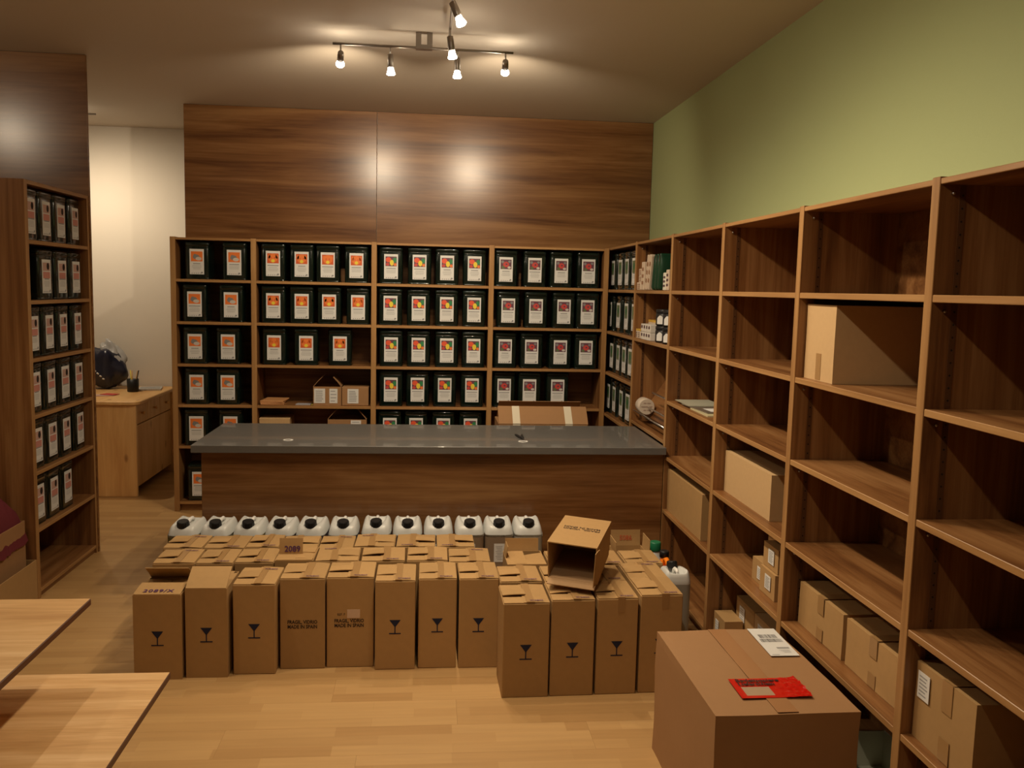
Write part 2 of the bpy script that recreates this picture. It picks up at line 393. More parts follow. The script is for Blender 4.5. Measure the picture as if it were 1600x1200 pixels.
def rail(loc, rz, ln, label, heads, zr=-0.10):
    e = empty('track_light', loc, (0, 0, rz)); tag(e, label, 'lamp', 'halogen track lights')
    m = MB(); m.tube([(-ln/2, 0, zr), (ln/2, 0, zr)], 0.0065, steel_d, 8); obj('rail', m.mesh('rail'), e)
    m = MB(); m.box(-0.04, 0.04, -0.018, 0.018, zr - 0.008, zr + 0.012, steel_d)
    m.box(-0.04, -0.014, -0.018, 0.018, zr + 0.012, -0.001, steel_d); m.box(0.014, 0.04, -0.018, 0.018, zr + 0.012, -0.001, steel_d)
    obj('ceiling_mount', m.mesh('ceiling_mount'), e)
    for x, aim, wt, *sz in heads:
        c, s = math.cos(-rz), math.sin(-rz)
        a = (aim[0]*c - aim[1]*s, aim[0]*s + aim[1]*c, aim[2])
        lamp_head(e, (x, 0, zr), a, wt, *sz)
    return e
rail((-1.286, -1.66, CEIL), R(1.0), 0.87, 'brushed steel rail of four lit spotlights above the counter',
     [(-0.397, (-.12, .9, -.36), 1.75, 120), (-0.162, (0.05, 0.1, -1), 0.9), (0.162, (0.0, 0.05, -1), 0.9), (0.397, (0.06, 0.9, -.36), 1.75, 120)], -0.07)
rail((-1.168, -2.50, CEIL), R(90), 1.24, 'brushed steel rail with two lit spotlights in view, top of the picture',
     [(0.0, (0.45, -0.1, -1), 1.2, 155), (0.48, (0.15, 0.1, -1), 1.0, 160), (-0.42, (0.4, -0.2, -1), 1.3, 150), (-0.58, (0.3, -0.3, -1), 1.3, 150)], -0.07)
# further rails of the same room behind and beside the photographer
rail((-1.15, -4.75, CEIL), R(90), 1.05, 'steel spotlight rail overhead, nearest the photographer, outside the picture',
     [(-0.4, (0.3, 0.0, -1), 0.25, 140), (0.1, (0.3, 0.0, -1), 0.45, 140), (0.44, (0.3, 0.1, -1), 0.75, 140)], -0.115)
rail((-2.9, -2.88, CEIL), R(0), 1.0, 'steel spotlight rail left of the room centre, just outside the picture',
     [(0.40, (0.2, -0.35, -1), 1.3), (-0.35, (0.0, -0.3, -1), 0.6)], -0.07)
rail((-4.3, -2.75, CEIL), R(0), 0.84, 'steel spotlight rail in front of the left cladding, outside the picture',
     [(0.0, (0.05, 1.0, -.6), 0.75)], -0.07)
rail((-3.9, 0.55, CEIL), R(0), 0.6, 'steel spotlight rail above the pine desk, hidden by the left cladding',
     [(0.0, (0.05, 0.4, -1), 1.7)], -0.06)

# ------------------------------------------------------------------ tins
TW, TH = 0.16, 0.250
def tin_meshes():
    m = MB(); rs = []
    for z, s in ((0, .97), (.004, 1), (.006, .985), (.012, .985), (.018, 1.0), (.2, 1.0), (.206, .985), (.214, .985), (.218, 1.0)):
        rs.append([(x*s, y*s, z) for x, y in sup(TW/2, TW/2, 0, 32, 9)])
    m.rings(rs, tin_m); body = m.mesh('tin_body')
    m = MB(); rs = []
    for z, s in ((.2185, 1.0), (.2185, 1.015), (.240, 1.015), (.2445, .995), (.2445, .95), (.2485, .93), (TH, .90)):
        rs.append([(x*s, y*s, z) for x, y in sup(TW/2, TW/2, 0, 32, 9)])
    m.rings(rs, tin_m); lid = m.mesh('tin_lid')
    return body, lid
TBODY, TLID = tin_meshes()
def label_mesh(kind, var):
    key = ('label', kind, var)
    if key in CACHE: return CACHE[key]
    rn = random.Random(var * 17 + 3); m = MB(); y = -TW/2 - 0.0012
    W, z0, z1 = 0.094, 0.032, 0.200
    m.box(-W/2, W/2, y, y + 0.0022, z0, z1, paper)
    a, b, c, d = -W/2 + 0.009, W/2 - 0.009, z1 - 0.082, z1 - 0.016
    y1, y2, y3 = y - .0003, y - .0006, y - .0009
    if kind == 'cat':      # orange picture with a grey shape
        m.rect(a, b, c, d, y1, p_or); m.disc(-.004, c + .03, .022, .016, y2, p_gry); m.disc(.012, c + .018, .02, .012, y3, plain('print_light', (.6, .55, .5), .5)); m.disc(-.012, c + .04, .009, .009, y3, p_gry)
    elif kind == 'orange':
        m.rect(a, b, c, d, y1, p_dkor); m.disc(0, c + .034, .031, .030, y2, p_or); m.disc(-.025, c + .045, .008, .014, y2, p_or); m.disc(.025, c + .045, .008, .014, y2, p_or)
        m.disc(0, c + .016, .012, .011, y3, p_yel); m.disc(-.011, c + .037, .004, .005, y3, p_dkor); m.disc(.011, c + .037, .004, .005, y3, p_dkor)
    elif kind == 'fruit':
        m.rect(a, b, c, d, y1, p_pur); m.disc(-.018, c + .044, .019, .018, y2, plain('print_tomato', (.75, .10, .04), .5)); m.disc(.025, c + .042, .013, .018, y2, plain('print_leaf', (.03, .22, .08), .5))
        m.disc(.005, c + .024, .014, .020, y3, p_yel); m.disc(-.024, c + .013, .012, .010, y2, p_red); m.disc(.028, c + .012, .010, .010, y2, p_or)
    elif kind == 'flower':
        m.rect(a, b, c, d, y1, p_pur); m.disc(0, c + .032, .021, .019, y2, p_red); m.disc(-.024, c + .05, .010, .010, y2, p_gry); m.disc(.024, c + .052, .010, .008, y2, p_gry)
        m.disc(.022, c + .012, .012, .008, y2, plain('print_light', (.6, .55, .5), .5)); m.disc(-.02, c + .012, .012, .010, y2, p_olive); m.disc(.003, c + .034, .007, .006, y3, p_pur)
    elif kind == 'green':
        m.rect(a, b, c - .012, d, y1, p_olive); m.disc(0, c + .03, .022, .02, y2, p_grn)
    else:                  # left shelving: grey picture, red band
        m.rect(a, b, c + .025, d, y1, p_pink); m.disc(.016, d - .018, .014, .018, y2, ink_k); m.rect(a, b, c - .012, c + .02, y1, plain('print_red_band', (.56, .24, .20), .5))
    z = z1 - 0.094
    hd = 0.5 + 0.4 * rn.random(); m.rect(-W/2*hd + .004, W/2*hd - .004, z - .006, z, y1, greyink); z -= .013
    for k in range(rn.randint(4, 7)):
        q = (W/2 - .012) * (0.7 + 0.3 * rn.random()); m.rect(-q, q, z - .0022, z, y1, plain('pale_print', (.42, .42, .41), .6)); z -= .0062
    for k in range(5): m.rect(-W/2 + .012 + k*.014, -W/2 + .020 + k*.014, z0 + .005, z0 + .010, y1, greyink)
    m.disc(W/2 - .014, z0 + .012, .006, .006, y1, p_gry)
    CACHE[key] = m.mesh('tin_label'); return CACHE[key]
def tin(loc, rz, kind, label, group):
    e = empty('tea_tin', loc, (0, 0, rz + R(random.uniform(-2.2, 2.2))))
    tag(e, label, 'tin', group)
    obj('body', TBODY, e); obj('lid', TLID, e); obj('paper_label', label_mesh(kind, random.randint(0, 4)), e)
    return e
BT = [('cat', 'narrow left bay', 'orange-and-grey picture',
       [[-2.79, -2.548], [-2.815, -2.571], [-2.813, -2.595], [-2.808, -2.6], [-2.813, -2.586], [-2.80]]),
      ('orange', 'second bay', 'round orange picture',
       [[-2.293, -2.104, -1.931, -1.738], [-2.296, -2.106, -1.919, -1.728], [-2.288, -2.077, -1.848]]),
      ('fruit', 'third bay', 'fruit picture',
       [[-1.505, -1.31, -1.122, -0.933], [-1.507, -1.316, -1.123, -0.932], [-1.5, -1.31, -1.119, -0.931], [-1.497, -1.314, -1.128, -0.934], [-1.505, -1.323, -1.131, -0.943]]),
      ('flower', 'fourth bay', 'red flower picture',
       [[-0.716, -0.516, -0.33, -0.138], [-0.694, -0.499, -0.305, -0.135], [-0.710, -0.523, -0.323, -0.137], [-0.710, -0.53, -0.331]])]
ROWN = ['top', 'second', 'third', 'fourth', 'fifth', 'lowest']
def side(k, n): return 'only tin' if n == 1 else ('leftmost' if k == 0 else 'rightmost' if k == n - 1 else ORD[k] + ' from left')
for kind, bay, pic, rows in BT:
    for r, row in enumerate(rows):
        for k, x in enumerate(row):
            tin((x, 0.028 + TW/2 + random.uniform(-.006, .012), BZ[r+1] + 0.0005), 0, kind,
                f'dark green tin, {pic}, {side(k, len(row))}, {ROWN[r]} row of back {bay}', 'tea tins on the back shelving')
RT = [[0.024, -0.204, -0.406, -0.61], [0.07, -0.193, -0.434, -0.64], [-0.02, -0.23, -0.41, -0.59], [0.049, -0.15, -0.37, -0.56]]
lvR = RZ[1:5]
for r, row in enumerate(RT):
    for k, y in enumerate(row):
        tin((0.035 + TW/2, y, lvR[r] + 0.0005), R(-90), 'green', f'dark green tin with a green-topped label, {side(k, 4)}, {ROWN[r]} row of corner bay', 'tea tins in the corner bay')
LT = [[-1.585, -1.41, -1.229, -1.045], [-1.426, -1.232, -1.047], [-1.59, -1.415, -1.24, -1.046], [-1.59, -1.415, -1.235, -1.05], [-1.59, -1.415, -1.24, -1.054], [-1.59, -1.42, -1.244]]
for r, row in enumerate(LT):
    for k, y in enumerate(row):
        tin((LX - 0.03 - TW/2, y, LZ[r+1] + 0.0005), R(90), 'red', f'dark tin with red-banded label, {side(k, len(row))}, {ROWN[r]} row of left-edge shelving', 'tea tins on the left shelving')

# ------------------------------------------------------------------ cartons
def carton_body(w_, d, h, mat, open_=False, th=0.004):
    key = ('cb', round(w_,3), round(d,3), round(h,3), mat.name, open_)
    if key in CACHE: return CACHE[key]
    m = MB()
    if not open_:
        me = bbox_mesh(w_, d, h, mat, 0.003).copy()
        for v in me.vertices: v.co.z += h/2
        CACHE[key] = me; return me
    x, y = w_/2, d/2
    m.box(-x, x, -y, -y+th, 0, h, mat); m.box(-x, x, y-th, y, 0, h, mat)
    m.box(-x, -x+th, -y+th, y-th, 0, h, mat); m.box(x-th, x, -y+th, y-th, 0, h, mat)
    m.box(-x+th, x-th, -y+th, y-th, 0, th, mat)
    CACHE[key] = m.mesh('carton_body'); return CACHE[key]
def flap_mesh(w_, l, mat):
    key = ('fl', round(w_,3), round(l,3), mat.name)
    if key not in CACHE:
        m = MB(); n = 4
        # slightly curved board
        for k in range(n):
            a, b = l*k/n, l*(k+1)/n; za, zb = 0.006*l*math.sin(math.pi*a/l)/.1*.3, 0.006*l*math.sin(math.pi*b/l)/.1*.3
            x = w_/2; t = 0.003
            m.face([(-x,a,za+t),(x,a,za+t),(x,b,zb+t),(-x,b,zb+t)], mat, True); m.face([(-x,a,za),(-x,b,zb),(x,b,zb),(x,a,za)], mat, True)
            m.face([(-x,a,za),(-x,a,za+t),(-x,b,zb+t),(-x,b,zb)], mat); m.face([(x,a,za),(x,b,zb),(x,b,zb+t),(x,a,za+t)], mat)
        m.face([(-w_/2,0,0),(w_/2,0,0),(w_/2,0,.003),(-w_/2,0,.003)], mat); m.face([(-w_/2,l,0),(-w_/2,l,.003),(w_/2,l,.003),(w_/2,l,0)], mat)
        CACHE[key] = m.mesh('flap')
    return CACHE[key]
def flap(p, w_, l, loc, rz, tilt, mat=None): return obj('flap', flap_mesh(w_, l, mat or card), p, loc, (R(tilt), 0, R(rz)))
def glass_mesh(s=1.0):
    key = ('glass', s)
    if key not in CACHE:
        m = MB(); m.face([(0.0012*s, 0, .030*s), (.023*s, 0, .060*s), (-.023*s, 0, .060*s), (-.0012*s, 0, .030*s)], ink_b)
        m.face([(-.0022*s,0,.004*s),(.0022*s,0,.004*s),(.0022*s,0,.034*s),(-.0022*s,0,.034*s)], ink_b); m.rect(-.024*s, .024*s, 0, .005*s, 0, ink_b)
        CACHE[key] = m.mesh('fragile_symbol')
    return CACHE[key]
def tape_top(p, x, w_, d, h, drop=0.0):
    m = MB(); m.box(x - w_/2, x + w_/2, -d/2 - .0006, d/2, h, h + .0007, tape)
    if drop: m.box(x - w_/2, x + w_/2, -d/2 - .0012, -d/2 - .0003, h - drop, h + .0007, tape)
    return obj('tape', m.mesh('tape'), p)
def tall_carton(x, y, w_, d, h, rz, label, group, front=None, style='slit', stamp=True, drop=0.0):
    e = empty('bottle_carton', (x, y, 0), (0, 0, R(rz))); tag(e, label, 'box', group)
    op = style in ('front_up', 'front_stamp', 'open', 'back_stamp', 'wide_open')
    obj('body', carton_body(w_, d, h - .004 if not op else h, card, op), e)
    rn = random
    if style == 'slit' or style == 'slit2':
        z = h - .004; s = 1 if style == 'slit' else -1
        flap(e, d - .004, w_*.56, (s*(w_/2 - .001), 0, z), 90*s, rn.uniform(0.3, 1.5))
        flap(e, w_*.45, d*.36, (-s*w_*.26, d/2 - .002, z), 180, rn.uniform(.5, 2.5))
        flap(e, w_*.43, d*.30, (-s*w_*.27, -d/2 + .002, z), 0, rn.uniform(.5, 2.5))
        flap(e, d*.36, w_*.50, (-s*(w_/2 - .003), .02*d + .002, z + .0035), -90*s, rn.uniform(2.0, 5.5)).rotation_euler[1] = R(rn.uniform(-5, 5))
        tape_top(e, s*w_*.08, w_*.17, d, h + .003, drop)
    elif style == 'front_up':      # front flap standing half up
        flap(e, w_ - .004, d*.55, (0, -d/2 + .002, h), 0, 28); flap(e, w_*.8, d*.45, (0, d/2 - .002, h), 180, -12)
        flap(e, d*.8, w_*.5, (-w_/2 + .002, 0, h - .002), -90, -6); flap(e, d*.8, w_*.45, (w_/2 - .002, 0, h - .002), 90, -8)
    elif style == 'front_stamp':
        f_ = flap(e, w_ - .004, d*.50, (0, -d/2 + .002, h), 0, 6); flap(e, w_ - .01, d*.46, (0, d/2 - .002, h), 180, 40)
        flap(e, d*.8, w_*.5, (-w_/2 + .002, 0, h - .003), -90, -4); flap(e, d*.8, w_*.45, (w_/2 - .002, 0, h - .003), 90, -5)
        obj('stamp', text_mesh('2089/X', .034, ink_p, 1.05, spacing=1.12, bold=.0006), f_, (0, .014, .0062))
    elif style == 'back_stamp':    # one flap upright with a stamped number
        f_ = flap(e, w_*.62, .075, (-w_*.15, -d*.1, h), 0, 82); flap(e, w_ - .01, d*.5, (0, d/2 - .002, h), 180, 3)
        flap(e, d*.8, w_*.48, (w_/2 - .002, 0, h), 90, 2); flap(e, w_ - .01, d*.38, (0, -d/2 + .002, h), 0, 2)
        obj('stamp', text_mesh('2089', .036, ink_p, .95, bold=.0008), f_, (.006, .016, .0062))
    elif style == 'open':
        flap(e, w_ - .02, .058, (0, d/2 - .002, h), 180, 97); flap(e, d*.9, w_*.5, (-w_/2 + .002, 0, h - .004), -90, 2)
        flap(e, d*.7, w_*.5, (w_/2 - .002, 0, h - .004), 90, -8); flap(e, w_ - .006, d*.42, (0, -d/2 + .002, h - .002), 0, -2)
        flap(e, d*.45, .05, (-w_/2 + .004, d*.2, h), -90, 80)
    elif style == 'wide_open':
        f_ = flap(e, w_ - .012, .075, (0, d/2 - .004, h), 180, 97); flap(e, d*.7, .06, (-w_/2 + .003, 0, h), -90, 95); flap(e, d*.7, .07, (w_/2 - .003, 0, h), 90, 92)
        obj('stamp', text_mesh('5086', .034, ink_r, .9, bold=.0004), f_, (0, .026, -.0008), (0, R(180), 0))
    if stamp and style in ('slit', 'slit2'):
        s = 1 if style == 'slit' else -1
        obj('stamp', text_mesh('2089/X', .018, ink_p, 1.0, bold=.0004), e, (w_*.22*s, d*.36 if rn.random() < .4 else -d*.40, h + .0046), (0, 0, R(180)))
    if front == 'glass': obj('fragile_symbol', glass_mesh(), e, (0.0, -d/2 - .0006, h*.40))
    elif front == 'text':
        obj('print', text_mesh('FRAGIL, VIDRIO\nMADE IN SPAIN', .021, ink_k, .82, bold=.0006), e, (0, -d/2 - .0006, h*.50), (R(90), 0, 0))
    elif front == 'sticker':
        obj('print', text_mesh('FRAGIL, VIDRIO\nMADE IN SPAIN', .021, ink_k, .82, bold=.0006), e, (-.004, -d/2 - .0006, h*.50), (R(90), 0, 0))
        obj('print', text_mesh('REF. P', .015, ink_k, .82), e, (-.036, -d/2 - .0006, h*.575), (R(90), 0, 0))
        m = MB(); m.box(-.026, .026, -.0012, 0, -.018, .018, plain('pale_sticker', (.62, .45, .33), .5)); obj('sticker', m.mesh('sticker'), e, (.014, -d/2 - .0004, h*.595))
    return e
G1 = 'bottle cartons standing in the left block'
G2 = 'bottle cartons standing in the right block'
H = 0.385
front_row = [(-2.386, -2.200, -2.645, .345, 'front_stamp', 'glass', -1, 'with a 2089/X stamp on its front flap'),
             (-2.190, -2.026, -2.635, .365, 'front_up', 'glass', -1, 'with its front flap propped up'),
             (-2.012, -1.843, -2.612, .375, 'slit', 'glass', -1, 'with glass symbol, left of the worded cartons'),
             (-1.836, -1.653, -2.568, .383, 'slit', 'text', -.5, 'worded FRAGIL VIDRIO without a sticker'),
             (-1.651, -1.457, -2.560, .383, 'slit', 'sticker', 0, 'worded FRAGIL VIDRIO with a pale sticker'),
             (-1.453, -1.287, -2.592, .378, 'slit', 'glass', 0, 'with glass symbol, right of the stickered carton'),
             (-1.277, -1.118, -2.585, .383, 'slit', 'glass', 0, 'with glass symbol, second from its right end'),
             (-1.112, -0.946, -2.588, .383, 'slit', 'glass', .4, 'with glass symbol, at its right end')]
for a, b, yf, h, st, fr, rz, ds in front_row:
    d = .215 if fr == 'glass' else .20
    tall_carton((a+b)/2, yf + d/2, b - a - .003, d, h, rz, f'brown carton, front row of left block, {ds}', G1, fr, st)
row2 = [-2.400, -2.222, -2.062, -1.893, -1.725, -1.535, -1.332, -1.149, -0.962]
st2 = ['slit', 'slit', 'slit', 'back_stamp', 'slit2', 'slit', 'slit', 'slit']
for k in range(8):
    tall_carton((row2[k] + row2[k+1])/2, -2.257 + random.uniform(-.003, .003), min(row2[k+1] - row2[k] - .006, .188), .196, H + random.uniform(-.006, .004), random.uniform(-1.2, 1.2),
                'brown carton, middle row of left block, ' + ('with an upright 2089 flap' if k == 3 else side(k, 8)), G1, None, st2[k])
row3 = [-2.415, -2.240, -2.055, -1.905, -1.735, -1.575, -1.385, -1.200, -1.020]
st3 = ['slit', 'slit', 'slit', 'slit2', 'slit', 'slit2', 'slit2', 'slit2']
for k in range(8):
    tall_carton((row3[k] + row3[k+1])/2, -2.047 + random.uniform(-.004, .003), min(row3[k+1] - row3[k] - .006, .182), .196, H + random.uniform(-.004, .006), random.uniform(-1.5, 1.5),
                f'brown carton, rear row of left block beside the canisters, {side(k, 8)}', G1, None, st3[k])
rr = [(-0.955, -0.772, -2.868, .378), (-0.768, -0.595, -2.862, .386), (-0.588, -0.424, -2.856, .388), (-0.416, -0.246, -2.85, .398)]
for k, (a, b, yf, h) in enumerate(rr):
    tall_carton((a+b)/2, yf + .108, b - a - .003, .21, h, .8, f'brown carton with glass symbol, front row of right block, {side(k, 4)}', G2, 'glass', 'slit', True, .06 if k >= 2 else 0)
for k, (a, b) in enumerate([(-0.948, -0.772), (-0.764, -0.60), (-0.592, -0.425), (-0.417, -0.247)]):
    tall_carton((a+b)/2, -2.535, b - a - .004, .20, .385 if k != 3 else .395, .8, f'brown carton, second row of right block, {side(k, 4)}', G2, None, 'slit')
for k, (a, b) in enumerate([(-0.90, -0.725), (-0.715, -0.545), (-0.535, -0.385), (-0.375, -0.21)]):
    tall_carton((a+b)/2, -2.318, b - a - .004, .20, .385, .8, 'brown carton with an upright rear flap, behind the tipped-over carton' if k == 0 else f'brown carton, third row of right block, {side(k, 4)}', G2, None, 'open' if k == 0 else 'slit')
tall_carton(-0.285, -2.10, .155, .19, .345, 0, 'open carton with upright flaps stamped 5086, behind the right block', G2, None, 'wide_open')

# tipped-over open carton on top of the right block
lc = empty('open_carton', (-0.614, -2.590, 0.4345)); lc.rotation_euler = (R(4.5), R(3.0), R(-19)); tag(lc, 'empty carton lying on its side on the right block, opening towards camera', 'box', 'bottle cartons')
m = MB(); W2, HH, L2, th = .100, .150, .33, .004
y0, y1 = -L2/2, L2/2
m.box(-W2, W2, y0, y1, 0, th, card_in); m.box(-W2, W2, y0, y1, HH - th, HH, card)
m.box(-W2, -W2 + th, y0, y1, th, HH - th, card); m.box(W2 - th, W2, y0, y1, th, HH - th, card); m.box(-W2 + th, W2 - th, y1 - th, y1, th, HH - th, card)
me = m.mesh('body')
for v in me.vertices:      # the opening is squashed and bent a little
    if v.co.y < y0 + .001 and v.co.z > HH/2: v.co.x -= .012
obj('body', me, lc)
obj('flap', flap_mesh(.19, .05, card_in), lc, (0, y0 + .001, 0.0), (R(-8), 0, R(180)))
obj('flap', flap_mesh(.14, .055, card), lc, (W2 - .001, y0 + .001, HH/2), (R(90), R(12), R(0))).rotation_euler = (R(0), R(90), R(172))
obj('print', text_mesh('FRAGIL, VIDRIO\nMADE IN SPAIN', .023, ink_k, .95, bold=.0004), lc, (-.004, .02, HH + .0008), (0, 0, R(180)))

# ------------------------------------------------------------------ canisters
CW, CD, CH = 0.146, 0.195, 0.405
def canister_meshes(liq):
    key = ('can', liq)
    if key in CACHE: return CACHE[key]
    m = MB(); K = 40
    ft = sup(1, 1, 0, K, 5.5)
    rs = [[(x*CW/2*s, y*CD/2*s, z) for x, y in ft] for z, s in ((0, .93), (.008, .985), (.02, 1), (.24, 1), (.343, 1))]
    m.rings(rs, LIQ[liq], True, False)
    def top(x, y, r):
        z = .382 + .020*max(0, min(1, (y + .08)/.16)) - .050*max(0, (r - .66)/.34)**3
        t = max(0, min(1, (.018 + .022*max(0, min(1, (y + .05)/.1)) + .010 - abs(x))/.016)); q = max(0, min(1, (y + .075)/.03))*max(0, min(1, (.90 - r)/.22))
        return z - .026*t*t*(3 - 2*t)*q
    rs = [[(x*CW/2, y*CD/2, .343) for x, y in ft]]
    for r in (1.0, .985, .95, .9, .84, .76, .66, .55, .44, .33, .22, .11, .03):
        rs.append([(x*CW/2*r, y*CD/2*r, top(x*CW/2*r, y*CD/2*r, r)) for x, y in ft])
    m.rings(rs, hdpe, False, True)
    body = m.mesh('canister_body')
    CACHE[key] = body; return body
def can_bits():
    m = MB(); m.tube([(0, -.022, .368), (0, -.014, .380), (0, .004, .389), (0, .04, .3925), (0, .058, .392), (0, .070, .384)], [.0085]*6, white_pl, 10); hd = m.mesh('handle')
    m = MB(); n = 30; rs = []
    for z, r0 in ((0, .0255), (.003, .0265), (.020, .0245), (.0235, .022)):
        rs.append([((r0 + (.0008 if k % 2 else 0))*math.cos(2*math.pi*k/n), (r0 + (.0008 if k % 2 else 0))*math.sin(2*math.pi*k/n), z) for k in range(n)])
    m.rings(rs, black_pl, True, True, False); cap = m.mesh('cap')
    m = MB(); m.box(-.026, .026, -.0012, 0, -.045, .045, paper)
    for k in range(9): m.rect(-.018 + .004*(k % 3), .016 - .003*(k % 2), .030 - k*.008, .0325 - k*.008, -.0015, greyink)
    lab = m.mesh('canister_label')
    return hd, cap, lab
HANDLE, CAP, CLAB = can_bits()
def canister(x, y, z, rz, liq, label, group='plastic canisters', lab=True):
    e = empty('plastic_canister', (x, y, z), (0, 0, R(rz))); tag(e, label, 'canister', group)
    e.scale = (1, 1, 1.03); obj('body', canister_meshes(liq), e); obj('handle', HANDLE, e); obj('cap', CAP, e, (0, -.056, .378), (R(10), 0, 0)).scale = (1.12, 1.12, 1.25)
    if lab: obj('paper_label', CLAB, e, (0, -CD/2 - .0004, .20 + .055))
    return e
liqs = ['olive', 'clear', 'yellow', 'violet', 'violet', 'violet', 'violet', 'violet', 'violet', 'brown', 'brown', 'clear']
cx = [-2.407, -2.257, -2.104, -1.953, -1.805, -1.652, -1.492, -1.339, -1.186, -1.031, -0.885, -0.737]
ds = ['dark olive contents, leftmost in the row', 'clear contents, second from the left', 'yellow contents, third from the left']
for k in range(12):
    canister(cx[k], -1.752 + (.012 if k in (6,) else 0), 0, random.uniform(-1.5, 1.5) + (-8 if k == 0 else -6 if k == 1 else -3 if k < 5 else 0), liqs[k],
             'milky canister with black cap at the counter, ' + (ds[k] if k < 3 else 'rightmost of the row' if k == 11 else 'with a white label showing, second from right' if k == 10 else ORD[k] + ' from the left'))
canister(-0.183, -2.50, 0, 178, 'clear', 'milky canister standing between the right carton block and the shelving', lab=False).scale = (0.8, 0.8, 1.0)
# bottle with green cap and orange can behind the right block
e = empty('plastic_bottle', (-0.150, -2.05, 0)); tag(e, 'white plastic bottle with green screw cap beside the right shelving', 'bottle')
m = MB(); m.lathe([(.045, 0), (.05, .01), (.05, .25), (.044, .29), (.026, .325), (.022, .335)], hdpe, 22); obj('body', m.mesh('body'), e)
m = MB(); m.lathe([(.0275, .332), (.0285, .338), (.0275, .372), (.024, .376)], green_pl, 20); obj('cap', m.mesh('cap'), e)
e = empty('fuel_can', (-0.135, -2.235, 0), (0, 0, R(90))); tag(e, 'orange plastic can with black cap and loop handle beside the shelving', 'canister')
m = MB(); rs = [[(x, y, z) for x, y in [(p*s, q*s) for p, q in sup(.085, .05, 0, 24, 4)]] for z, s in ((0, .95), (.01, 1), (.22, 1), (.26, .92), (.275, .7))]
m.rings(rs, orange_pl); obj('body', m.mesh('body'), e)
m = MB(); m.tube([(-.075, 0, .245), (-.06, 0, .285), (-.02, 0, .315), (.03, 0, .335), (.05, 0, .33), (.052, 0, .262)], .012, orange_pl, 10); obj('handle', m.mesh('handle'), e)
m = MB(); m.lathe([(.018, .262), (.018, .345)], orange_pl, 16, 'z', (.072, 0, 0)); m.lathe([(.022, .335), (.022, .362), (.018, .366)], black_pl, 16, 'z', (.072, 0, 0)); obj('cap', m.mesh('cap'), e)

# ------------------------------------------------------------------ big carton, right foreground
bx = empty('shipping_carton', (-0.252, -3.565, 0), (0, 0, R(.6))); tag(bx, 'large brown shipping carton with red document pouch in the right foreground', 'box')
BW, BD, BH = .415, .605, .42
def crumple(w_, d, h, mat, n=14, amp=.004, seed=0):
    bm = bmesh.new(); bmesh.ops.create_cube(bm, size=1.0); bmesh.ops.scale(bm, vec=(w_, d, h), verts=bm.verts)
    bmesh.ops.subdivide_edges(bm, edges=bm.edges[:], cuts=n, use_grid_fill=True)
    for v in bm.verts:
        p = v.co * 6 + Vector((seed, seed*2, 0)); k = noise.noise(p) * amp
        e_ = sum(1 for a, b in ((abs(v.co.x), w_/2), (abs(v.co.y), d/2), (abs(v.co.z), h/2)) if a > b - 1e-4)
        dr = Vector((v.co.x/w_, v.co.y/d, v.co.z/h)).normalized()
        v.co += dr * k * (1.6 if e_ > 1 else .8)
        v.co.z += h/2
    for v in bm.verts:
        if v.co.z < .004: v.co.z = max(v.co.z, 0) * 0
    me = bpy.data.meshes.new('carton_body'); bm.to_mesh(me); bm.free(); me.materials.append(mat); return me
obj('body', crumple(BW, BD, BH, card_br, seed=3), bx)
m = MB(); m.box(-.03, .03, -BD/2 + .005, BD/2 - .005, BH + .003, BH + .0042, plain('clear_tape', (.37, .19, .085), .22)); obj('tape', m.mesh('tape'), bx)
m = MB(); m.box(-.047, .047, -.112, .112, 0, .0012, paper)
def zq(mb, x0, x1, y0, y1, mat, z=.0015): mb.face([(x0,y0,z),(x1,y0,z),(x1,y1,z),(x0,y1,z)], mat)
rn = random.Random(5)
for yy0, yy1, xa, xb in ((.030, .060, -.030, .030), (-.004, .024, -.036, .036)):
    x = xa
    while x < xb:
        wv = rn.choice((.0008, .0014, .0022)); zq(m, x, x + wv, yy0, yy1, ink_k); x += wv + rn.choice((.0008, .0013, .002))
zq(m, -.005, .036, -.058, -.045, greyink); 
for k in range(4): zq(m, -.005 + .004*k, .03, -.070 - k*.006, -.068 - k*.006, greyink)
zq(m, -.040, -.015, -.106, -.102, greyink)
obj('shipping_label', m.mesh('shipping_label'), bx, (.150, .178, BH + .0052), (0, 0, R(-1.5)))
pm_ = plain('red_film', (.55, .012, .006), 0.16, 0.6)
m = MB(); n1, n2 = 30, 16; PX, PY = .208, .125
def pz(i, j):
    a, b = i/n1, j/n2; wr = max(0, a - .55)/.45
    return .0015 + .003*wr*(1 + noise.noise(Vector((a*9, b*7, 1.3)))) + .010*wr*max(0, noise.noise(Vector((a*14, b*10, 4.0))))
for i in range(n1):
    for j in range(n2):
        a0, a1, b0, b1 = [(-.5 + q) for q in (i/n1, (i+1)/n1, j/n2, (j+1)/n2)]
        win = .08 < i/n1 < .48 and .12 < j/n2 < .52
        m.face([(a0*PX, b0*PY, pz(i,j)), (a1*PX, b0*PY, pz(i+1,j)), (a1*PX, b1*PY, pz(i+1,j+1)), (a0*PX, b1*PY, pz(i,j+1))], plain('window_film', (.42, .30, .20), .3) if win else pm_, True)
po = obj('document_pouch', m.mesh('document_pouch'), bx, (0.005, -.152, BH + .004), (0, 0, R(-1)))
po['label'] = 'red document pouch'
obj('print', text_mesh('Begleitpapiere\nLieferschein', .024, ink_k, .95, 'LEFT', bold=.0008), po, (-.088, .036, .0050))

